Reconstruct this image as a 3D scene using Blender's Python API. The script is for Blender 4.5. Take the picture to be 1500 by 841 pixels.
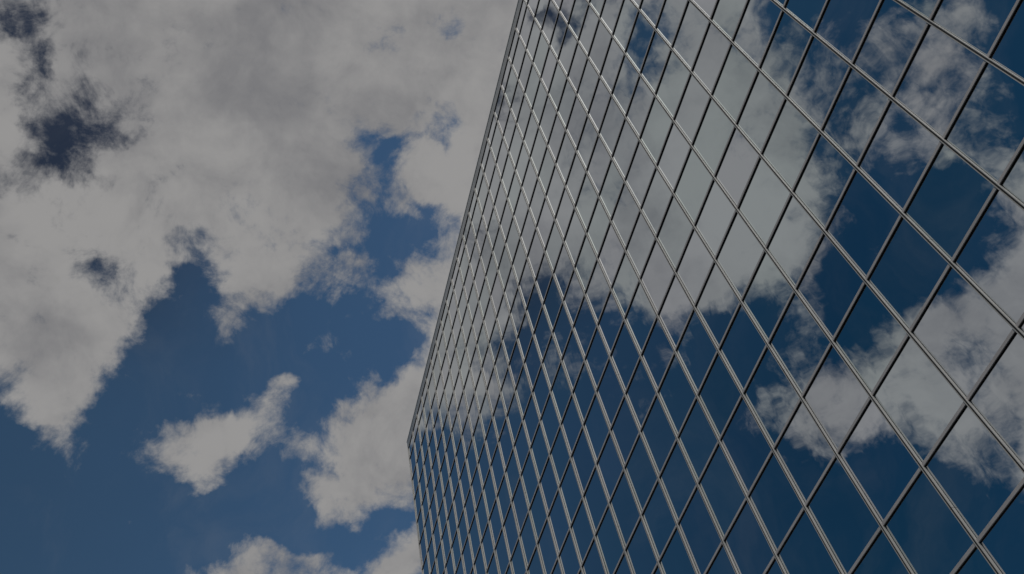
import bpy, bmesh, math, random
from mathutils import Matrix, Vector

random.seed(7)
scene = bpy.context.scene
for o in list(bpy.data.objects):
    bpy.data.objects.remove(o, do_unlink=True)
COL = scene.collection

# ------------------------------------------------------------------ measures
W = 1.5                       # mullion pitch, metres
RH = 1.7127                   # half storey (one pane), metres
ROW0 = 21.569                 # height of the transom called row 0
ODD = -0.0514                 # odd transoms sit a little higher: vision and spandrel panes differ


def row_z(j):
    return ROW0 - (j + ODD * (j % 2)) * RH


# ------------------------------------------------------------------ camera
cd = bpy.data.cameras.new('camera')
cam = bpy.data.objects.new('camera', cd)
COL.objects.link(cam)
right = Vector((0.24279618, 0.95491777, -0.17082760))
down = Vector((-0.81134260, 0.10336336, -0.57536006))
fwd = Vector((-0.53176422, 0.27829493, 0.79986170))
up = -down
cam.matrix_world = Matrix(((right.x, up.x, -fwd.x, 4.10667 * W),
                           (right.y, up.y, -fwd.y, -7.60051 * W),
                           (right.z, up.z, -fwd.z, ROW0 - 13.27949 * W),
                           (0, 0, 0, 1)))
cd.sensor_width = 36.0
cd.lens = 36.0 * 1353.32 / 1500.0
cd.clip_start = 0.1
cd.clip_end = 6000.0
scene.camera = cam

# ------------------------------------------------------------------ light and exposure
SUN = Vector((0.47, -0.30, 0.83)).normalized()     # towards the sun
sl = bpy.data.lights.new('sun', 'SUN')
sl.energy = 2.45
sl.angle = math.radians(0.53)
sl.color = (1.0, 0.95, 0.89)
sun = bpy.data.objects.new('sun', sl)
COL.objects.link(sun)
sun.rotation_euler = SUN.to_track_quat('Z', 'Y').to_euler()
sun.location = (30, -30, 80)

scene.render.engine = 'CYCLES'
scene.view_settings.view_transform = 'Standard'
scene.view_settings.look = 'None'
scene.view_settings.gamma = 1.0
scene.view_settings.exposure = -0.75
scene.cycles.max_bounces = 6
scene.cycles.glossy_bounces = 4
scene.cycles.diffuse_bounces = 2

# how much cloud stands in each direction of the sky.  Rows run up from the
# left horizon (angle about the facade normal), columns from behind the camera
# to above the building; first string is cover, second how bright the cloud is.
# <cloud cover>
SKY_B = (34.0, 84.0)
SKY_A = (-47.0, 17.0)
SKY_ROWS = [
 ("4 4 4 4 4 4 4 4 4 4 4 4 4 4 4 4 4 4 4 4 4 4 4 4 4 4 4 4 4 4 4 4 4 4 4 4 4 4 4 4 4 4 4 4 4 4 4 4 4 4 4 4 4 4 4 4 4 4 4 4 4 4 4", "88 88 88 88 88 88 88 88 88 88 88 88 88 88 88 88 88 88 88 88 88 88 88 88 88 88 88 88 88 88 88 88 88 88 88 88 89 90 90 90 90 90 90 90 90 90 90 90 90 90 90 90 90 90 90 90 90 90 90 90 90 90 90"),
 ("4 4 4 4 4 4 4 4 4 4 4 4 4 4 4 4 4 4 4 4 4 4 4 4 4 4 4 4 4 4 4 4 4 4 4 4 4 4 4 4 4 4 4 4 5 8 12 16 20 23 25 24 22 18 13 9 6 5 4 4 4 4 4", "88 88 88 88 88 88 88 88 88 88 88 88 88 88 88 88 88 88 88 88 88 88 88 88 88 88 88 88 88 88 88 88 88 88 88 88 90 90 90 90 90 90 90 90 90 90 90 90 90 90 90 90 90 90 90 90 90 90 90 90 90 90 90"),
 ("4 4 4 4 4 4 4 4 4 4 4 4 4 4 4 4 4 4 4 4 4 4 4 4 4 4 4 4 4 4 4 4 4 4 4 4 4 4 4 4 4 4 6 15 34 58 78 89 93 94 94 94 93 90 82 67 46 25 10 5 4 4 4", "88 88 88 88 88 88 88 88 88 88 88 88 88 88 88 88 88 88 88 88 88 88 88 88 88 88 88 88 88 88 88 88 88 88 88 88 90 90 90 90 90 90 90 90 90 90 90 90 90 90 90 90 90 90 90 90 90 90 90 90 90 90 90"),
 ("4 4 4 4 4 4 4 4 4 4 4 4 4 4 4 4 4 4 4 4 4 4 4 4 4 4 4 4 4 4 4 4 4 4 4 4 4 4 4 4 4 4 4 6 16 42 71 81 81 83 87 89 83 64 54 53 35 15 6 4 4 4 4", "88 88 88 88 88 88 88 88 88 88 88 88 88 88 88 88 88 88 88 88 88 88 88 88 88 88 88 88 88 88 88 88 88 88 88 88 90 90 90 90 90 90 90 90 90 90 90 90 90 90 90 90 90 90 90 90 90 90 90 90 90 90 90"),
 ("4 4 4 4 4 4 4 4 4 4 4 4 4 4 4 4 4 4 4 4 4 4 4 4 4 4 4 4 4 4 4 4 4 4 4 4 4 4 4 4 4 4 4 4 9 20 34 58 67 67 75 81 74 27 29 76 79 65 26 5 4 4 4", "88 88 88 88 88 88 88 88 88 88 88 88 88 88 88 88 88 88 88 88 88 88 88 88 88 88 88 88 88 88 88 88 88 88 88 88 90 90 90 90 90 90 90 90 90 90 90 90 90 90 90 90 90 90 90 90 90 90 90 90 90 90 90"),
 ("4 4 4 4 4 4 4 4 4 4 4 4 4 4 4 4 4 4 4 4 4 4 4 4 4 4 4 4 4 4 4 4 4 4 4 4 4 4 4 4 4 4 4 4 4 5 5 6 7 8 8 10 11 11 15 53 80 85 48 6 4 4 4", "88 88 88 88 88 88 88 88 88 88 88 88 88 88 88 88 88 88 88 88 88 88 88 88 88 88 88 88 88 88 88 88 88 88 88 88 90 90 90 90 90 90 90 90 90 90 90 90 90 90 90 90 90 90 90 90 90 90 90 90 90 90 90"),
 ("4 4 4 4 5 4 4 4 4 4 4 4 4 4 4 4 4 4 4 4 4 4 4 4 4 4 4 4 4 4 4 4 4 4 4 4 4 4 4 4 4 4 4 4 5 8 5 4 4 6 22 52 70 64 29 11 29 62 28 6 5 5 4", "88 88 88 88 88 88 88 88 88 88 88 88 88 88 88 88 88 88 88 88 88 88 88 88 88 88 88 88 88 88 88 88 88 88 88 89 90 90 90 90 90 90 90 90 90 90 90 90 90 90 90 90 90 90 90 90 90 90 90 90 90 90 90"),
 ("5 5 5 6 7 6 5 4 4 4 4 4 4 4 4 4 4 4 4 4 4 4 4 4 4 4 4 4 4 4 4 4 4 4 4 4 4 4 4 4 2 0 0 0 48 82 20 5 4 14 66 92 95 95 91 75 58 61 59 46 35 26 18", "88 88 88 88 88 88 88 88 88 88 88 88 88 88 88 88 88 88 88 88 88 88 88 88 88 88 88 88 88 88 88 88 88 88 88 89 90 90 90 90 90 90 90 90 90 90 90 90 90 90 90 90 90 90 90 90 90 90 90 90 90 90 90"),
 ("7 8 11 16 18 14 9 5 5 5 5 6 6 6 5 4 4 4 4 4 4 4 4 4 4 4 4 4 4 4 5 5 5 5 5 8 15 15 10 6 0 0 15 64 91 90 47 23 5 7 30 62 85 95 96 96 95 95 95 94 92 89 83", "88 88 88 88 88 88 88 88 88 88 88 88 88 88 88 88 88 88 88 88 88 88 88 88 88 88 88 88 88 88 88 88 88 88 88 90 90 90 90 90 90 90 90 91 91 91 90 90 90 90 90 90 90 90 90 90 90 90 90 90 90 90 90"),
 ("22 24 28 34 35 29 17 10 9 10 14 19 20 15 8 5 4 4 4 4 4 5 4 4 4 4 4 4 5 6 8 10 10 10 11 6 26 71 41 13 2 1 49 92 94 93 86 63 25 33 47 49 63 72 88 96 96 96 96 96 96 96 96", "88 88 88 88 88 88 88 88 88 88 88 88 88 88 88 88 88 88 88 88 88 88 88 88 88 88 88 88 88 88 88 88 88 88 88 90 90 90 90 90 90 91 94 97 99 99 96 93 90 90 90 90 90 90 90 90 90 90 90 90 90 90 90"),
 ("53 51 48 47 46 43 34 28 25 28 41 52 52 36 15 6 5 4 4 5 7 7 7 6 5 5 5 6 9 15 23 30 33 34 37 47 85 95 63 8 4 5 38 84 89 82 74 65 40 32 27 37 86 89 93 96 96 96 96 96 96 96 96", "88 88 88 88 88 88 88 88 88 88 88 88 88 88 88 88 88 88 88 88 88 88 88 88 88 88 88 88 88 88 88 88 88 88 88 90 90 90 90 90 90 90 93 96 98 97 95 92 90 90 90 90 90 90 90 90 90 90 90 90 90 90 90"),
 ("75 65 56 52 53 56 55 53 51 55 69 80 78 56 25 11 7 5 5 8 14 18 17 15 12 11 10 10 16 31 47 57 61 65 72 94 96 95 78 15 4 5 8 19 26 16 16 59 80 32 6 20 67 91 95 96 96 96 96 96 96 96 96", "88 88 88 88 88 88 89 89 89 88 88 88 88 88 88 88 88 88 88 88 88 88 88 88 88 88 88 88 88 88 88 88 88 88 88 89 90 90 90 90 90 90 90 90 90 90 90 90 90 90 90 90 90 90 90 90 90 90 90 90 90 90 90"),
 ("81 67 58 56 61 69 73 75 73 72 79 86 86 69 42 22 12 6 5 10 21 30 32 30 25 23 22 20 25 43 62 71 75 80 89 96 96 96 90 38 8 16 22 19 10 5 4 16 70 81 27 6 14 49 87 95 96 96 96 96 96 96 96", "88 88 88 88 90 91 92 92 91 90 89 88 88 88 88 88 88 88 88 88 88 88 88 88 88 88 88 88 88 88 88 88 88 88 87 82 84 88 90 90 90 90 90 90 90 90 90 90 90 90 90 90 90 90 90 90 90 90 90 90 90 90 90"),
 ("82 70 60 61 72 82 87 89 86 79 77 80 81 72 54 30 12 6 6 10 21 31 37 39 36 34 33 32 36 47 64 77 83 87 94 96 96 96 95 68 25 30 28 16 6 6 6 5 9 23 21 11 5 11 45 80 93 96 96 96 96 96 96", "88 88 88 90 92 95 96 96 95 93 91 89 88 88 88 88 88 88 88 88 88 88 88 88 88 88 88 88 88 88 88 88 88 88 83 75 78 84 89 90 90 90 90 90 90 90 90 90 90 90 90 90 90 90 90 90 90 90 90 90 90 90 90"),
 ("86 75 65 68 80 89 93 94 91 84 71 65 65 61 51 29 11 6 9 17 27 32 34 37 40 39 35 33 32 37 54 76 88 93 95 96 96 96 94 75 37 22 13 12 27 39 33 18 13 14 23 26 6 5 7 21 62 92 96 96 96 96 96", "88 88 89 92 95 98 99 99 98 95 92 90 88 88 88 88 88 88 88 88 88 88 88 88 88 88 88 88 88 88 88 88 88 88 81 75 78 84 89 90 90 90 90 90 90 90 90 90 90 90 90 90 90 90 90 90 90 90 90 90 90 90 90"),
 ("89 83 76 77 76 80 90 94 91 79 57 47 50 50 41 24 13 13 18 27 35 32 25 26 32 32 26 21 19 23 41 67 86 94 96 96 96 96 95 89 66 16 9 35 46 52 46 29 15 22 21 10 5 5 6 6 22 74 95 96 96 96 96", "88 88 90 93 96 99 100 100 98 96 92 90 88 88 88 88 88 88 88 88 88 88 88 88 88 88 88 88 88 88 88 88 88 88 84 82 84 88 90 90 90 90 90 90 90 90 90 90 90 90 90 90 90 90 90 90 90 90 90 90 90 90 90"),
 ("91 89 87 80 61 60 82 92 85 61 36 34 43 45 36 23 21 26 32 38 40 32 22 22 28 29 22 17 16 22 40 65 85 93 96 96 95 77 62 63 84 69 30 15 24 57 80 83 46 17 6 5 7 34 61 55 40 72 94 96 96 96 96", "88 88 89 92 95 98 99 98 97 94 91 89 88 88 88 88 88 88 88 88 88 88 88 88 88 88 88 88 88 88 88 88 88 88 93 93 93 92 91 91 91 90 90 90 90 90 90 90 90 90 90 91 92 93 92 91 90 90 90 90 90 90 90"),
 ("91 92 91 82 62 60 80 89 73 40 21 28 39 39 35 30 32 41 50 57 58 52 43 37 36 32 26 22 24 34 53 74 88 94 96 96 93 51 39 59 91 90 34 7 24 80 95 95 84 58 42 39 32 39 70 78 78 91 93 93 94 95 95", "88 88 89 91 93 95 95 95 93 91 89 88 88 88 88 88 88 88 88 88 88 88 88 88 88 88 88 88 88 88 88 88 88 88 98 99 97 96 95 95 95 93 91 90 90 90 90 90 90 90 91 94 97 100 100 98 95 92 90 90 90 90 90"),
 ("92 93 93 89 80 78 85 82 57 24 13 23 31 34 38 41 48 62 75 82 84 82 76 67 59 50 44 43 48 59 74 86 92 95 96 96 96 87 79 93 96 95 74 19 68 89 96 94 80 61 54 53 46 32 36 60 74 91 75 44 50 63 74", "88 88 88 89 90 91 91 91 90 89 88 88 88 88 88 88 89 89 89 89 89 88 88 88 88 88 88 88 88 88 88 88 88 89 99 100 99 98 99 100 99 95 92 90 90 90 90 90 90 90 90 90 90 90 91 91 90 90 90 90 90 90 90"),
 ("93 94 94 92 89 85 81 66 37 13 9 17 30 40 48 56 69 82 90 94 94 94 92 89 84 78 74 74 78 83 89 90 87 89 80 65 95 96 96 96 91 87 56 37 93 96 96 95 91 80 63 45 27 22 19 28 56 79 55 9 6 9 13", "88 88 88 88 88 88 89 88 88 88 88 88 88 88 88 89 90 91 92 92 91 90 89 88 88 88 88 88 88 89 89 89 88 90 96 97 96 97 98 100 99 95 91 90 90 90 90 90 90 90 90 90 90 90 90 90 90 90 90 90 90 90 90"),
 ("93 95 95 92 84 71 58 41 20 8 8 19 42 61 70 78 87 93 95 96 96 96 95 95 94 93 92 92 93 94 93 85 68 68 63 77 93 84 93 96 89 84 89 87 96 96 96 96 96 95 85 64 50 30 20 19 48 80 37 8 6 5 5", "88 88 88 88 88 88 88 88 88 88 88 88 88 88 89 91 92 94 94 94 93 92 90 88 87 87 87 88 88 89 89 89 89 89 91 92 91 91 93 94 94 92 91 90 90 90 90 90 89 89 89 89 89 90 90 90 90 90 90 90 90 90 90"),
 ("93 94 95 90 70 43 30 26 18 9 10 27 53 77 88 92 94 95 96 96 96 96 96 96 96 95 95 95 95 95 94 86 70 75 55 37 43 52 80 96 96 96 96 96 96 96 96 96 96 96 90 73 69 43 70 55 38 76 70 59 51 43 35", "88 88 88 88 88 88 88 88 88 88 88 88 88 89 90 92 94 96 97 96 94 91 89 87 86 86 86 87 88 89 89 89 89 89 90 90 88 86 85 85 86 88 90 91 91 90 89 89 88 87 87 87 88 89 89 91 92 91 90 90 90 90 90"),
 ("92 93 93 84 52 22 15 21 19 11 14 32 53 75 90 95 96 96 96 96 96 96 96 96 96 96 96 96 96 96 95 93 89 91 84 47 21 64 85 95 96 96 96 96 96 96 96 96 96 96 95 89 80 47 74 86 93 95 95 95 94 93 91", "88 88 88 88 88 88 88 88 88 88 88 88 88 89 91 93 95 97 98 96 93 90 87 86 85 85 86 87 88 89 90 90 89 90 90 89 87 84 81 81 83 87 93 95 96 94 91 88 87 86 86 86 87 88 90 94 96 94 91 90 90 90 90"),
 ("91 92 91 75 39 14 10 14 14 11 16 32 49 66 85 94 96 96 96 96 96 96 96 96 96 96 96 96 96 96 96 95 95 94 54 40 37 50 48 91 96 96 96 96 96 96 96 96 96 96 96 95 77 34 72 94 96 96 96 96 96 96 96", "88 88 88 88 88 88 88 88 88 88 88 88 88 89 91 93 95 97 97 95 92 89 86 85 85 85 85 87 88 90 90 90 89 90 90 89 85 82 80 80 81 86 92 97 98 96 92 89 87 87 87 87 87 88 92 96 98 96 92 90 90 90 90"),
 ("91 91 89 72 38 15 11 12 12 13 16 28 43 56 77 92 95 96 96 96 96 96 96 96 96 95 95 95 95 96 96 96 96 93 35 52 60 47 71 94 96 96 96 96 96 96 96 96 96 95 78 68 62 31 73 95 96 96 96 96 96 96 96", "88 88 88 88 88 88 88 88 88 88 88 88 88 89 90 92 94 96 96 94 92 89 87 86 86 85 86 87 88 90 90 90 90 89 89 88 85 82 81 81 82 82 85 89 90 89 86 84 84 84 85 85 86 86 91 96 97 95 92 90 90 90 90"),
 ("91 91 88 75 47 20 13 14 17 18 18 23 36 49 70 90 95 96 96 96 96 96 96 96 95 93 89 87 92 95 96 96 96 89 20 70 81 67 90 96 96 96 96 96 96 96 96 96 96 95 91 88 92 89 88 64 79 95 96 96 96 96 96", "88 88 88 88 88 88 88 88 88 88 88 88 88 88 89 91 92 94 94 93 92 90 88 87 85 84 84 85 87 89 90 90 90 88 87 87 86 83 81 82 82 82 81 79 79 79 79 79 80 81 81 82 82 83 86 91 93 92 90 90 90 90 90"),
 ("91 90 87 78 54 24 16 21 29 32 27 25 33 49 69 87 94 95 96 96 96 96 96 96 95 91 82 79 89 94 95 94 95 73 38 94 95 95 96 96 96 96 96 96 96 96 96 96 96 96 96 96 96 96 93 72 64 92 96 96 96 96 96", "88 88 88 88 88 88 88 88 88 88 88 88 88 88 88 89 90 91 91 91 90 89 88 86 84 82 81 82 84 87 89 90 89 87 86 87 87 85 83 82 81 81 80 79 78 78 78 79 79 80 80 80 80 81 82 84 86 88 89 90 90 90 90"),
 ("86 83 81 77 57 31 26 35 45 47 42 36 34 48 65 79 89 95 96 96 96 96 95 94 91 87 84 86 92 95 92 85 85 45 77 96 96 96 96 96 96 96 96 96 96 96 96 96 96 96 96 96 96 96 96 96 95 96 96 96 96 96 96", "88 88 88 88 88 88 88 88 88 88 88 88 88 88 88 88 88 89 89 89 89 88 88 86 83 81 80 81 83 86 89 89 89 88 87 87 87 85 84 83 83 82 80 79 78 78 78 78 79 79 80 80 80 80 81 82 84 86 88 89 90 90 90"),
 ("67 60 63 70 61 45 44 51 56 56 53 45 36 42 58 72 86 94 96 96 96 95 94 86 74 68 75 88 94 95 90 78 81 52 93 96 96 96 96 96 96 96 96 96 96 96 96 96 96 96 96 96 96 96 96 96 96 96 96 96 96 96 96", "88 88 88 88 88 88 88 88 88 88 88 88 88 88 88 88 88 88 88 88 88 88 88 86 84 82 82 83 85 87 89 89 90 90 89 89 88 86 84 84 84 84 82 80 77 76 77 77 78 79 80 80 80 80 80 81 83 85 87 89 90 90 90"),
 ("35 28 36 55 64 57 55 60 60 56 50 44 36 38 51 66 83 93 95 96 96 95 91 75 58 56 72 89 95 95 93 85 93 96 96 96 96 96 96 96 96 96 96 96 96 96 96 96 96 96 96 96 96 96 95 91 93 96 96 96 96 96 96", "88 88 88 88 88 88 88 88 88 88 88 88 88 88 88 88 88 88 88 88 88 88 88 88 87 86 85 86 87 88 88 89 90 90 90 90 89 88 86 85 84 83 82 80 78 77 76 77 77 78 79 80 80 80 80 81 83 85 87 88 89 90 90"),
 ("12 11 17 40 63 60 54 61 64 58 48 40 35 37 47 62 77 91 95 96 96 94 87 70 57 61 78 91 94 93 91 88 96 96 96 96 96 96 96 96 96 96 96 96 96 96 96 96 96 96 96 96 96 96 92 53 67 95 96 96 96 96 96", "88 88 88 88 88 88 88 88 88 88 88 88 88 88 88 88 88 88 88 88 88 88 88 88 88 88 88 88 88 88 88 88 90 90 90 90 90 89 88 87 86 84 83 81 80 79 78 78 78 79 79 80 80 80 81 82 84 85 87 88 89 90 90"),
 ("6 7 11 27 52 54 50 61 67 65 59 47 39 40 46 57 72 87 93 95 95 92 78 57 53 64 82 91 86 74 64 60 96 96 96 96 96 96 96 96 96 96 96 96 96 96 96 96 96 96 96 96 96 96 95 88 91 96 96 96 96 96 96", "88 88 88 88 88 88 88 88 88 88 88 88 88 88 88 88 88 88 88 88 88 88 88 88 88 88 88 88 88 88 88 88 90 90 90 90 90 90 90 89 88 87 86 85 84 83 82 81 81 81 81 81 81 82 83 84 85 87 88 89 89 90 90"),
 ("5 7 9 17 32 41 48 63 71 71 68 58 46 42 46 53 63 74 81 86 90 88 68 46 54 74 87 86 66 42 28 38 96 96 96 96 96 96 96 96 96 96 96 96 96 96 96 96 96 96 96 96 96 96 96 96 96 96 96 96 96 96 96", "88 88 88 88 88 88 88 88 88 88 88 88 88 88 88 88 88 88 88 88 88 88 88 88 88 88 88 88 88 88 88 88 90 90 90 90 90 90 90 90 90 89 89 88 87 86 86 85 85 85 84 84 85 85 86 86 87 88 89 89 90 90 90"),
 ("5 6 8 12 18 29 48 67 74 74 71 63 51 44 47 52 52 56 64 73 77 78 69 55 69 87 93 88 72 57 53 71 96 96 96 96 96 96 96 96 96 96 96 96 96 96 96 96 96 96 96 96 96 96 96 96 96 96 96 96 96 96 96", "88 88 88 88 88 88 88 88 88 88 88 88 88 88 88 88 88 88 88 88 88 88 88 88 88 88 88 88 88 88 88 89 90 90 90 90 90 90 90 90 90 90 90 90 90 89 89 88 88 88 88 88 88 88 88 89 89 89 90 90 90 90 90"),
 ("4 5 7 10 13 22 43 65 74 74 70 63 53 43 43 48 42 42 60 77 78 79 82 79 86 94 95 94 92 89 89 93 96 96 96 96 96 96 96 96 96 96 96 96 96 96 96 96 96 96 96 96 96 96 96 96 96 96 96 96 96 96 96", "88 88 88 88 88 88 88 88 88 88 88 88 88 88 88 88 88 88 88 88 88 88 88 88 88 88 88 88 88 88 88 89 90 90 90 90 90 90 90 90 90 90 90 90 90 90 90 90 90 90 90 90 90 90 90 90 90 90 90 90 90 90 90"),
 ("4 5 6 8 11 16 34 59 71 70 61 54 48 36 30 32 26 24 44 74 89 92 93 93 94 95 96 96 96 95 95 96 96 96 96 96 96 96 96 96 96 96 96 96 96 96 96 96 96 96 96 96 96 96 96 96 96 96 96 96 96 96 96", "88 88 88 88 88 88 88 88 88 88 88 88 88 88 88 88 88 88 88 88 88 88 88 88 88 88 88 88 88 88 88 89 90 90 90 90 90 90 90 90 90 90 90 90 90 90 90 90 90 90 90 90 90 90 90 90 90 90 90 90 90 90 90"),
 ("4 4 5 7 9 13 26 52 63 57 43 33 29 22 16 14 12 11 26 60 87 95 96 96 96 96 96 96 96 96 96 96 96 96 96 96 96 96 96 96 96 96 96 96 96 96 96 96 96 96 96 96 96 96 96 96 96 96 96 96 96 96 96", "88 88 88 88 88 88 88 88 88 88 88 88 88 88 88 88 88 88 88 88 88 88 88 88 88 88 88 88 88 88 88 90 90 90 90 90 90 90 90 90 90 90 90 90 90 90 90 90 90 90 90 90 90 90 90 90 90 90 90 90 90 90 90"),
 ("4 4 5 5 7 9 16 31 38 32 22 16 14 12 10 8 7 7 15 43 77 93 95 96 96 96 96 96 96 96 96 96 96 96 96 96 96 96 96 96 96 96 96 96 96 96 96 96 96 96 96 96 96 96 96 96 96 96 96 96 96 96 95", "88 88 88 88 88 88 88 88 88 88 88 88 88 88 88 88 88 88 88 88 88 88 88 88 88 88 88 88 88 88 88 90 90 90 90 90 90 90 90 90 90 90 90 90 90 90 90 90 90 90 90 90 90 90 90 90 90 90 90 90 90 90 90"),
 ("4 4 4 5 5 6 8 12 14 13 11 10 9 8 7 6 5 5 8 26 62 88 95 96 96 96 96 96 96 96 96 96 96 96 96 96 96 96 96 96 96 96 96 96 96 96 96 96 96 96 96 96 96 96 96 96 96 96 96 96 96 96 93", "88 88 88 88 88 88 88 88 88 88 88 88 88 88 88 88 88 88 88 88 88 88 88 88 88 88 88 88 88 88 88 90 90 90 90 90 90 90 90 90 90 90 90 90 90 90 90 90 90 90 90 90 90 90 90 90 90 90 90 90 90 90 90"),
 ("4 4 4 4 4 5 5 6 7 7 7 7 6 6 5 5 5 4 5 15 44 78 93 95 96 96 96 96 96 96 96 96 96 96 96 96 96 96 96 96 96 96 96 96 96 96 96 96 96 96 96 96 96 96 96 96 96 96 96 96 96 96 88", "88 88 88 88 88 88 88 88 88 88 88 88 88 88 88 88 88 88 88 88 88 88 88 88 88 88 88 88 88 88 88 90 90 90 90 90 90 90 90 90 90 90 90 90 90 90 90 90 90 90 90 90 90 90 90 90 90 90 90 90 90 90 90"),
 ("4 4 4 4 4 4 4 5 5 5 5 5 5 5 4 4 4 4 5 8 26 62 88 95 96 96 96 96 96 96 96 96 96 96 96 96 96 96 96 96 96 96 96 96 96 96 96 96 96 96 96 96 96 96 96 96 96 96 96 96 96 95 75", "88 88 88 88 88 88 88 88 88 88 88 88 88 88 88 88 88 88 88 88 88 88 88 88 88 88 88 88 88 88 89 90 90 90 90 90 90 90 90 90 90 90 90 90 90 90 90 90 90 90 90 90 90 90 90 90 90 90 90 90 90 90 90"),
]
# </cloud cover>

world = bpy.data.worlds.new('World')
scene.world = world
world.use_nodes = True


class Nodes:
    """Small wrapper to write node graphs as expressions."""

    def __init__(self, tree):
        self.t = tree
        self.n = tree.nodes
        self.l = tree.links

    def put(self, sock, v):
        if isinstance(v, bpy.types.NodeSocket):
            self.l.new(v, sock)
        elif v is not None:
            sock.default_value = v

    def math(self, op, a, b=None, c=None, clamp=False):
        m = self.n.new('ShaderNodeMath')
        m.operation = op
        m.use_clamp = clamp
        for i, v in enumerate((a, b, c)):
            self.put(m.inputs[i], v)
        return m.outputs[0]

    def vec(self, op, a, b=None, c=None, scale=None):
        m = self.n.new('ShaderNodeVectorMath')
        m.operation = op
        for i, v in enumerate((a, b, c)):
            if v is not None:
                self.put(m.inputs[i], v)
        if scale is not None:
            self.put(m.inputs['Scale'], scale)
        return m.outputs[0]

    def noise(self, v, scale, detail=4.0, rough=0.5, lac=2.0, dist=0.0, color=False):
        m = self.n.new('ShaderNodeTexNoise')
        self.put(m.inputs['Vector'], v)
        m.inputs['Scale'].default_value = scale
        m.inputs['Detail'].default_value = detail
        m.inputs['Roughness'].default_value = rough
        m.inputs['Lacunarity'].default_value = lac
        m.inputs['Distortion'].default_value = dist
        return m.outputs['Color' if color else 'Fac']

    def smooth(self, v, lo, hi, a=0.0, b=1.0):
        m = self.n.new('ShaderNodeMapRange')
        m.interpolation_type = 'SMOOTHSTEP'
        self.put(m.inputs['Value'], v)
        m.inputs['From Min'].default_value = lo
        m.inputs['From Max'].default_value = hi
        m.inputs['To Min'].default_value = a
        m.inputs['To Max'].default_value = b
        return m.outputs['Result']

    def mix(self, f, a, b):
        m = self.n.new('ShaderNodeMix')
        m.data_type = 'RGBA'
        self.put(m.inputs[0], f)
        self.put(m.inputs[6], a)
        self.put(m.inputs[7], b)
        return m.outputs[2]


def row_group(i, cov, shade):
    """One row of the cloud chart: two ramps side by side, picked by column."""
    t = bpy.data.node_groups.new('sky_row', 'ShaderNodeTree')
    t.interface.new_socket('u', in_out='INPUT', socket_type='NodeSocketFloat')
    t.interface.new_socket('value', in_out='OUTPUT', socket_type='NodeSocketColor')
    halves = []
    h = len(cov) // 2
    for a, b in ((0, h + 1), (h, len(cov))):
        r = t.nodes.new('ShaderNodeValToRGB')
        cr = r.color_ramp
        cr.interpolation = 'B_SPLINE'
        n = b - a
        for k in range(1, n - 1):
            cr.elements.new(k / (n - 1))
        for k in range(n):
            cr.elements[k].color = (cov[a + k], shade[a + k], 0, 1)
        halves.append(r)
    g = Nodes(t)
    gi = t.nodes.new('NodeGroupInput')
    go = t.nodes.new('NodeGroupOutput')
    u = gi.outputs[0]
    t.links.new(g.math('MULTIPLY', u, 2.0), halves[0].inputs[0])
    t.links.new(g.math('MULTIPLY_ADD', u, 2.0, -1.0), halves[1].inputs[0])
    t.links.new(g.mix(g.math('GREATER_THAN', u, 0.5), halves[0].outputs[0], halves[1].outputs[0]), go.inputs[0])
    return t


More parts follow.
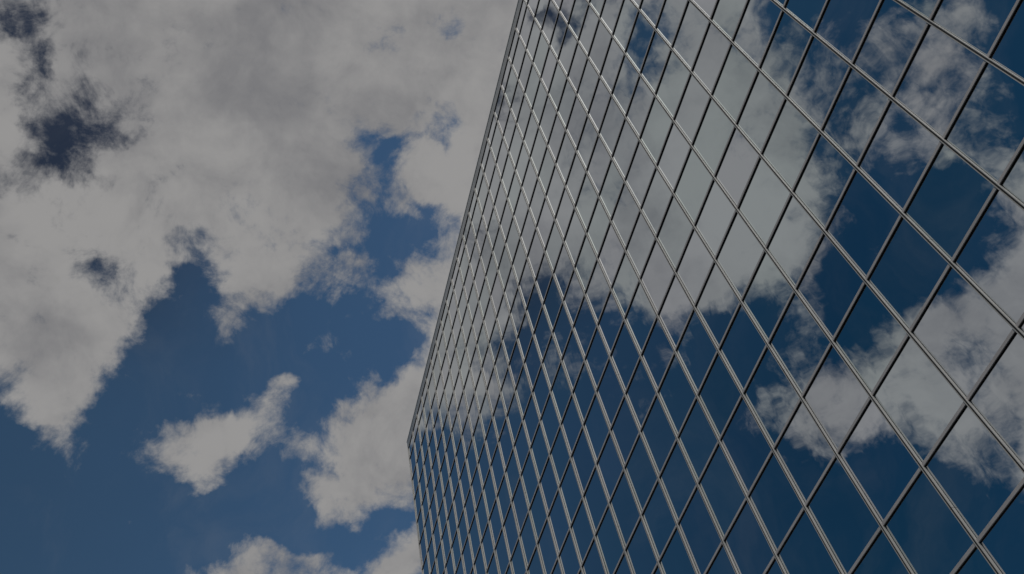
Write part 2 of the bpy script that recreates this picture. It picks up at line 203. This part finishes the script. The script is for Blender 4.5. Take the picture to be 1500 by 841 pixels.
def build_sky():
    groups = [row_group(i, [int(v) / 100 for v in c.split()], [int(v) / 100 for v in h.split()])
              for i, (c, h) in enumerate(SKY_ROWS)]
    t = world.node_tree
    t.nodes.clear()
    g = Nodes(t)
    out = t.nodes.new('ShaderNodeOutputWorld')
    bg = t.nodes.new('ShaderNodeBackground')
    t.links.new(bg.outputs[0], out.inputs[0])
    bg.inputs['Strength'].default_value = 0.1
    sky = t.nodes.new('ShaderNodeTexSky')
    sky.sky_type = 'NISHITA'
    sky.sun_disc = False
    sky.sun_elevation = math.asin(SUN.z)
    sky.sun_rotation = math.atan2(SUN.x, SUN.y)
    sky.altitude = 100
    sky.air_density = 1.0
    sky.dust_density = 0.8
    sky.ozone_density = 2.0
    d = t.nodes.new('ShaderNodeTexCoord').outputs['Generated']
    # turbulent offset of the direction so that no edge of a cloud is smooth
    wn = g.noise(d, 9.0, 5.0, 0.55, color=True)
    wv = g.vec('MULTIPLY_ADD', wn, (0.07,) * 3, (-0.035,) * 3)
    wn2 = g.noise(d, 34.0, 4.0, 0.6, color=True)
    wv2 = g.vec('MULTIPLY_ADD', wn2, (0.022,) * 3, (-0.011,) * 3)
    dw = g.vec('NORMALIZE', g.vec('ADD', d, g.vec('ADD', wv, wv2)))
    sx = t.nodes.new('ShaderNodeSeparateXYZ')
    t.links.new(dw, sx.inputs[0])
    x, y, z = sx.outputs
    alpha = g.math('DEGREES', g.math('ARCSINE', y))
    beta = g.math('DEGREES', g.math('ARCTAN2', z, g.math('MULTIPLY', x, -1.0)))
    u = g.math('DIVIDE', g.math('SUBTRACT', alpha, SKY_A[0]), SKY_A[1] - SKY_A[0])
    nrow = len(SKY_ROWS)
    s = g.math('MULTIPLY', g.math('SUBTRACT', beta, SKY_B[0]), (nrow - 1) / (SKY_B[1] - SKY_B[0]))
    acc = None
    for i, (cov, shade) in enumerate(SKY_ROWS):
        # the third channel is always nought; adding it makes the rows follow
        # one another, which keeps the shader small enough to evaluate
        gr_ = t.nodes.new('ShaderNodeGroup')
        gr_.node_tree = groups[i]
        ui, si = u, s
        if acc is not None:
            sep = t.nodes.new('ShaderNodeSeparateXYZ')
            t.links.new(acc, sep.inputs[0])
            ui = g.math('ADD', u, sep.outputs[2])
            si = g.math('ADD', s, sep.outputs[2])
        t.links.new(ui, gr_.inputs[0])
        w = g.smooth(g.math('ABSOLUTE', g.math('SUBTRACT', si, float(i))), 0.0, 1.0, 1.0, 0.0)
        m = t.nodes.new('ShaderNodeVectorMath')
        m.operation = 'MULTIPLY_ADD'
        t.links.new(gr_.outputs[0], m.inputs[0])
        t.links.new(w, m.inputs[1])
        if acc is None:
            m.inputs[2].default_value = (0, 0, 0)
        else:
            t.links.new(acc, m.inputs[2])
        acc = m.outputs[0]
    sc = t.nodes.new('ShaderNodeSeparateXYZ')
    t.links.new(acc, sc.inputs[0])
    cover, shade = g.math('MULTIPLY_ADD', sc.outputs[0], 1.6, -0.3), sc.outputs[1]
    # beyond the charted part of the sky: broken cloud from noise alone
    inside = g.math('MULTIPLY', g.smooth(u, -0.03, 0.01), g.smooth(u, 1.0, 1.06, 1.0, 0.0))
    inside = g.math('MULTIPLY', inside, g.smooth(s, -3.0, 0.0))
    inside = g.math('MULTIPLY', inside, g.smooth(s, nrow - 1.5, nrow - 0.8, 1.0, 0.0))
    wild = g.math('MULTIPLY_ADD', g.noise(d, 2.6, 3.0, 0.5), 2.4, -0.75, clamp=True)
    cover = g.math('ADD', g.math('MULTIPLY', cover, inside),
                   g.math('MULTIPLY', wild, g.math('SUBTRACT', 1.0, inside)))
    shade = g.math('ADD', g.math('MULTIPLY', shade, inside),
                   g.math('MULTIPLY', 0.9, g.math('SUBTRACT', 1.0, inside)))
    # billows and shreds
    n1 = g.noise(d, 13.0, 12.0, 0.66, 2.1, 0.45)
    n2 = g.noise(g.vec('ADD', d, (3.1, 1.7, 5.3)), 44.0, 8.0, 0.68, 2.0, 0.4)
    lump = t.nodes.new('ShaderNodeTexVoronoi')
    t.links.new(g.vec('ADD', d, g.vec('ADD', wv, wv2)), lump.inputs['Vector'])
    lump.inputs['Scale'].default_value = 19.0
    lump.inputs['Detail'].default_value = 3.0
    lump.inputs['Roughness'].default_value = 0.6
    puff = g.math('SUBTRACT', 0.85, lump.outputs['Distance'])
    edge = g.math('ADD', cover, g.math('MULTIPLY', g.math('SUBTRACT', n1, 0.5), 2.1))
    edge = g.math('ADD', edge, g.math('MULTIPLY', g.math('SUBTRACT', n2, 0.5), 1.0))
    edge = g.math('ADD', edge, g.math('MULTIPLY', puff, 0.38))
    dens = g.smooth(edge, 0.10, 0.93)
    # thin high veil that drifts across the clear parts
    veil = g.noise(g.vec('MULTIPLY', g.vec('ADD', d, wv), (1.0, 1.6, 0.8)), 5.0, 9.0, 0.62, 2.0, 1.2)
    veil = g.math('MULTIPLY', g.smooth(veil, 0.46, 0.78), 0.07)
    dens = g.math('MAXIMUM', dens, veil)
    # the clear sky pales towards the front and deepens behind the camera
    deep = g.mix(g.smooth(alpha, -39.0, -7.0), (0.112, 0.335, 0.405, 1), (0.56, 0.76, 0.78, 1))
    deep = g.mix(g.smooth(alpha, -12.0, 16.0), deep, (0.80, 1.10, 1.18, 1))
    # a murky stretch high up on the left, seen through the gaps there
    murk = g.math('MULTIPLY', g.smooth(beta, 47.0, 60.0), g.smooth(alpha, -9.0, 3.0, 1.0, 0.0))
    murk = g.math('MULTIPLY', murk, g.smooth(alpha, -24.0, -14.5))
    deep = g.mix(murk, deep, g.vec('MULTIPLY', deep, (0.66, 0.45, 0.42)))
    blue = g.vec('MULTIPLY', sky.outputs[0], deep)
    # cloud light: thin parts white, deep parts grey, soft modelling inside
    soft = g.noise(g.vec('ADD', dw, (7.7, 2.2, 0.4)), 8.5, 6.0, 0.55)
    body = g.math('MULTIPLY', shade, g.math('MULTIPLY_ADD', soft, 0.72, 0.64))
    body = g.math('MULTIPLY', body, g.math('MULTIPLY_ADD', n2, 0.08, 0.97))
    # each billow is brighter on the side turned to the sun
    toward = g.vec('ADD', d, tuple(SUN * 0.022))
    lee = g.noise(toward, 13.0, 5.0, 0.6, 2.1, 0.45)
    relief = g.math('SUBTRACT', g.noise(d, 13.0, 5.0, 0.6, 2.1, 0.45), lee)
    body = g.math('MULTIPLY', body, g.math('MULTIPLY_ADD', relief, 0.34, 1.0))
    body = g.math('MULTIPLY', body, g.math('MULTIPLY_ADD', puff, 0.07, 1.0))
    grey = g.mix(g.smooth(body, 0.60, 1.02), (2.90, 2.90, 3.06, 1), (5.15, 5.06, 5.0, 1))
    col = g.mix(g.math('MULTIPLY', dens, 0.985), blue, grey)
    t.links.new(col, bg.inputs['Color'])


build_sky()

# ------------------------------------------------------------------ materials


def new_mat(name):
    m = bpy.data.materials.new(name)
    m.use_nodes = True
    b = m.node_tree.nodes['Principled BSDF']
    return m, Nodes(m.node_tree), b


def glass_material():
    """Solar control glass: a bluish mirror coating on dark glass, each pane
    rolled a little unevenly and tinted a touch differently."""
    m, g, b = new_mat('mirror_glass')
    t = m.node_tree
    at = t.nodes.new('ShaderNodeAttribute')
    at.attribute_name = 'tint'
    tint = at.outputs['Fac']
    c = g.mix(tint, (0.672, 0.762, 0.777, 1), (0.712, 0.745, 0.797, 1))
    pos = t.nodes.new('ShaderNodeNewGeometry').outputs['Position']
    tone = g.math('MULTIPLY_ADD', g.math('FRACT', g.math('MULTIPLY', tint, 7.31)), 0.11, 0.915)
    c = g.vec('SCALE', c, scale=tone)
    grime = g.noise(g.vec('MULTIPLY', pos, (1.6, 1.0, 0.35)), 1.0, 4.0, 0.6)
    c = g.mix(g.smooth(grime, 0.35, 0.75, 0.0, 0.10), c, (0.60, 0.66, 0.69, 1))
    b.inputs['Metallic'].default_value = 1.0
    b.inputs['Roughness'].default_value = 0.012
    g.put(b.inputs['Base Color'], c)
    wave = g.noise(g.vec('MULTIPLY', pos, (0.9, 1.0, 0.28)), 1.0, 2.0, 0.5)
    fine = g.noise(g.vec('MULTIPLY', pos, (3.5, 1.0, 1.2)), 1.0, 1.0, 0.4)
    h = g.math('MULTIPLY_ADD', fine, 0.05, wave)
    bump = t.nodes.new('ShaderNodeBump')
    bump.inputs['Strength'].default_value = 1.0
    bump.inputs['Distance'].default_value = 0.003
    t.links.new(h, bump.inputs['Height'])
    t.links.new(bump.outputs[0], b.inputs['Normal'])
    return m


def metal_material(name, col, rough, metallic):
    """Anodised aluminium: even, with broad weathering and faint rain streaks."""
    m, g, b = new_mat(name)
    t = m.node_tree
    pos = t.nodes.new('ShaderNodeNewGeometry').outputs['Position']
    n = g.noise(pos, 0.55, 3.0, 0.5)
    streak = g.noise(g.vec('MULTIPLY', pos, (2.2, 2.2, 0.25)), 1.0, 2.0, 0.5)
    k = g.math('MULTIPLY_ADD', n, 0.5, g.math('MULTIPLY', streak, 0.5))
    dark = tuple(v * 0.84 for v in col) + (1,)
    g.put(b.inputs['Base Color'], g.mix(g.smooth(k, 0.36, 0.62), dark, tuple(col) + (1,)))
    b.inputs['Metallic'].default_value = metallic
    b.inputs['Roughness'].default_value = rough
    b.inputs['Specular IOR Level'].default_value = 0.3
    return m


def stone_material(name, col, scale):
    m, g, b = new_mat(name)
    pos = m.node_tree.nodes.new('ShaderNodeNewGeometry').outputs['Position']
    n = g.noise(pos, scale, 8.0, 0.65)
    g.put(b.inputs['Base Color'], g.mix(n, tuple(v * 0.55 for v in col) + (1,), tuple(v * 1.35 for v in col) + (1,)))
    b.inputs['Roughness'].default_value = 0.9
    return m


GLASS = glass_material()
ALU = metal_material('aluminium_bar', (0.64, 0.62, 0.59), 0.5, 0.1)
RAIL = metal_material('aluminium_rail', (0.62, 0.575, 0.56), 0.5, 0.1)
GASKET_AND_SHADE = metal_material('black_gasket_and_shade', (0.03, 0.03, 0.03), 0.7, 0.0)  # mullion gaskets, and the shade painted under the transoms
CAP = metal_material('coping_metal', (0.46, 0.47, 0.47), 0.35, 0.35)
STONE = stone_material('dark_granite', (0.10, 0.10, 0.10), 6.0)
ASPHALT = stone_material('asphalt', (0.034, 0.033, 0.033), 3.0)
ROOFING = stone_material('roof_gravel', (0.25, 0.24, 0.23), 9.0)

# ------------------------------------------------------------------ helpers


def link_mesh(name, bm, mat, parent=None, tint=None):
    me = bpy.data.meshes.new(name)
    bm.normal_update()
    bm.to_mesh(me)
    bm.free()
    me.materials.append(mat)
    if tint is not None:
        a = me.attributes.new('tint', 'FLOAT', 'FACE')
        per = len(me.polygons) // len(tint)
        for i in range(len(me.polygons)):
            a.data[i].value = tint[min(i // per, len(tint) - 1)]
    o = bpy.data.objects.new(name, me)
    COL.objects.link(o)
    if parent:
        o.parent = parent
    return o


def box(bm, x0, x1, y0, y1, z0, z1):
    v = [bm.verts.new((x, y, z)) for x in (x0, x1) for y in (y0, y1) for z in (z0, z1)]
    for f in ((0, 1, 3, 2), (4, 6, 7, 5), (0, 4, 5, 1), (2, 3, 7, 6), (0, 2, 6, 4), (1, 5, 7, 3)):
        bm.faces.new([v[i] for i in f])
    return v


def prism_z(bm, prof, x, z0, z1):
    """Vertical bar with an (x, y) outline listed anticlockwise seen from above."""
    a = [bm.verts.new((x + p[0], p[1], z0)) for p in prof]
    b = [bm.verts.new((x + p[0], p[1], z1)) for p in prof]
    n = len(prof)
    for i in range(n):
        bm.faces.new((a[i], a[(i + 1) % n], b[(i + 1) % n], b[i]))
    bm.faces.new(list(reversed(a)))
    bm.faces.new(b)


def prism_x(bm, prof, x0, x1, z):
    """Horizontal bar with a (y, z) outline."""
    a = [bm.verts.new((x0, p[0], z + p[1])) for p in prof]
    b = [bm.verts.new((x1, p[0], z + p[1])) for p in prof]
    n = len(prof)
    for i in range(n):
        bm.faces.new((a[i], b[i], b[(i + 1) % n], a[(i + 1) % n]))
    bm.faces.new(a)
    bm.faces.new(list(reversed(b)))


def fix_normals(bm):
    bmesh.ops.recalc_face_normals(bm, faces=bm.faces[:])


# ------------------------------------------------------------------ ground
bm = bmesh.new()
bmesh.ops.create_grid(bm, x_segments=8, y_segments=8, size=2500)
gr = link_mesh('ground', bm, ASPHALT)
gr['kind'] = 'structure'

# ------------------------------------------------------------------ the tower
U0, U1 = -24, 10
J_TOP, J_BOT = -13, 12
X0, X1 = U0 * W, U1 * W
Z_RAIL = ROW0 + 13.62 * RH      # rail along the top of the glass
Z_ROOF = ROW0 + 14.12 * RH
CORNER = X0 - 0.24              # outer face of the corner trim
DEPTH = 36.0

tower = bpy.data.objects.new('office_tower', None)
COL.objects.link(tower)
tower['label'] = 'tall tower faced with blue mirror glass in a grid of silver bars, reflecting clouds'
tower['category'] = 'building'
CX = (X0 + X1) / 2
tower.location = (CX, DEPTH / 2, 0)


def into(o):
    """Parent a mesh built in world coordinates to the tower."""
    o.parent = tower
    o.matrix_parent_inverse = Matrix.Translation((-CX, -DEPTH / 2, 0))
    return o


def pane_verts(bm, u, j, z_hi, z_lo, rnd):
    """One pane: a 28 mm thick plate, never set perfectly true."""
    g_ = 0.006
    xa, xb = u * W + g_, (u + 1) * W - g_
    za, zb = z_lo + g_, z_hi - g_
    tx = rnd.gauss(0, 0.0011)
    tz = rnd.gauss(0, 0.0008)
    mx, mz = (xa + xb) / 2, (za + zb) / 2
    vs = box(bm, xa, xb, 0.0, 0.028, za, zb)
    for v in vs:
        v.co.y += (v.co.x - mx) * tx + (v.co.z - mz) * tz


rows = [(Z_RAIL, row_z(J_TOP))] + [(row_z(j), row_z(j + 1)) for j in range(J_TOP, J_BOT)]

# the panes that show largest in the photograph are parts of their own
cl = Vector(cam.matrix_world.translation)
inv = cam.matrix_world.inverted()


def on_screen(x, z):
    p = inv @ Vector((x, 0, z))
    if p.z > -0.5:
        return None
    return (p.x / -p.z * 1353.32 + 750, -p.y / -p.z * 1353.32 + 420.5)


def shown_area(u, zh, zl):
    n = 0
    pts = []
    for i in range(8):
        for k in range(8):
            q = on_screen((u + (i + .5) / 8) * W, zl + (zh - zl) * (k + .5) / 8)
            if q and 0 <= q[0] <= 1500 and 0 <= q[1] <= 841:
                n += 1
    if not n:
        return 0
    c = [on_screen((u + a) * W, z) for a, z in ((0, zl), (1, zl), (1, zh), (0, zh))]
    if None in c:
        return 0
    ar = 0
    for i in range(4):
        ar += c[i][0] * c[(i + 1) % 4][1] - c[(i + 1) % 4][0] * c[i][1]
    return abs(ar) / 2 * n / 64


cells = []
for r, (zh, zl) in enumerate(rows):
    for u in range(U0, U1):
        cells.append((shown_area(u, zh, zl), u, r))
cells.sort(reverse=True)
rnd = random.Random(21)
rest = bmesh.new()
rest_tint = []
for k, (ar, u, r) in enumerate(cells):
    zh, zl = rows[r]
    if k < 100:
        bm = bmesh.new()
        pane_verts(bm, u, r, zh, zl, rnd)
        into(link_mesh('window_pane', bm, GLASS, tint=[rnd.random()]))
    else:
        pane_verts(rest, u, r, zh, zl, rnd)
        rest_tint.append(rnd.random())
o = into(link_mesh('window_pane', rest, GLASS, tint=rest_tint))
o['kind'] = 'stuff'

# mullions: split extrusions, two lips with a dark joint between them
HW, GW, MD, GD = 0.033, 0.0165, 0.056, 0.040
c_ = 0.003
MULL = [(-HW, -0.011), (-HW, -MD + c_), (-HW + c_, -MD), (-GW, -MD), (-GW, -MD + GD),
        (GW, -MD + GD), (GW, -MD), (HW - c_, -MD), (HW, -MD + c_), (HW, -0.011)]
CORE = [(-HW + 0.004, 0.02), (-HW + 0.004, -0.0112), (HW - 0.004, -0.0112), (HW - 0.004, 0.02)]
Z_FOOT = row_z(J_BOT)
for u in range(U0, U1 + 1):
    bm = bmesh.new()
    off = (u * 3) % 8 - 4
    cuts = [Z_FOOT] + sorted(row_z(j) - 0.55 * RH for j in range(J_TOP, J_BOT) if (j - off) % 8 == 0) + [Z_RAIL + 0.02]
    for a, b in zip(cuts[:-1], cuts[1:]):
        prism_z(bm, MULL, u * W, a + (0.004 if a > Z_FOOT else 0), b - (0.004 if b < Z_RAIL else 0))
    fix_normals(bm)
    m = into(link_mesh('mullion', bm, ALU))
    bm = bmesh.new()
    prism_z(bm, [(-GW + .0004, -MD + GD - .001), (-GW + .0004, -MD + .007), (GW - .0004, -MD + .007), (GW - .0004, -MD + GD - .001)],
            u * W, Z_FOOT + .001, Z_RAIL + .017)
    prism_z(bm, CORE, u * W, Z_FOOT + .002, Z_RAIL + .016)
    fix_normals(bm)
    q = link_mesh('gasket', bm, GASKET_AND_SHADE)
    q.parent = m

# transoms: shallower rails, an aluminium face; the added black body paints in the underside's shade
TH, TD, TF = 0.034, 0.038, 0.014
FACE = [(-TD + TF, TH), (-TD + .003, TH), (-TD, TH - .003), (-TD, -TH + .006), (-TD + .006, -TH), (-TD + TF, -TH)]
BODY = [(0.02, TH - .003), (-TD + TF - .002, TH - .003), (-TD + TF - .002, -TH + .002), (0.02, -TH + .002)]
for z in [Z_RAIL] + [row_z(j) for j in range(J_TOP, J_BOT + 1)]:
    bm = bmesh.new()
    prism_x(bm, FACE, X0 - 0.02, X1 + 0.02, z)
    fix_normals(bm)
    tr = into(link_mesh('transom', bm, RAIL))
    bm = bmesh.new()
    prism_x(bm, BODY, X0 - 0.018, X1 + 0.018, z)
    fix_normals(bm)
    q = link_mesh('underside_shade', bm, GASKET_AND_SHADE)
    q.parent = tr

# parapet band, coping and corner trim
bm = bmesh.new()
box(bm, X0 - 0.02, X1 + 0.02, 0.004, 0.05, Z_RAIL + TH + 0.004, Z_ROOF - 0.12)
fix_normals(bm)
into(link_mesh('parapet_panel', bm, CAP))
bm = bmesh.new()
prism_x(bm, [(0.45, 0.0), (-0.006, 0.0), (-0.012, -0.006), (-0.012, -0.09), (-0.006, -0.096), (0.02, -0.096), (0.02, -0.118), (0.45, -0.118)],
        CORNER - 0.03, X1 + 0.24, Z_ROOF)
fix_normals(bm)
into(link_mesh('coping', bm, CAP))
bm = bmesh.new()
prism_z(bm, [(-0.24, 0.30), (-0.24, 0.012), (-0.225, -0.004), (-0.03, -0.004), (-0.03, 0.30)], X0, 0.0, Z_ROOF - 0.12)
fix_normals(bm)
into(link_mesh('corner_trim', bm, CAP))
bm = bmesh.new()
prism_z(bm, [(0.03, 0.30), (0.03, -0.004), (0.225, -0.004), (0.24, 0.012), (0.24, 0.30)], X1, 0.0, Z_ROOF - 0.12)
fix_normals(bm)
into(link_mesh('corner_trim', bm, CAP))

# body behind the glass, plinth and roof
bm = bmesh.new()
box(bm, X0 - 0.02, X1 + 0.02, 0.06, DEPTH, 0.0, Z_RAIL + 0.1)
fix_normals(bm)
into(link_mesh('wall', bm, STONE))
bm = bmesh.new()
box(bm, X0 - 0.02, X1 + 0.02, -0.06, 0.055, 0.0, Z_FOOT - TH - 0.003)
fix_normals(bm)
into(link_mesh('plinth', bm, STONE))
bm = bmesh.new()
box(bm, X0 + 0.02, X1 - 0.02, 0.5, DEPTH - 0.4, Z_RAIL + 0.103, Z_RAIL + 0.3)
fix_normals(bm)
into(link_mesh('roof', bm, ROOFING))
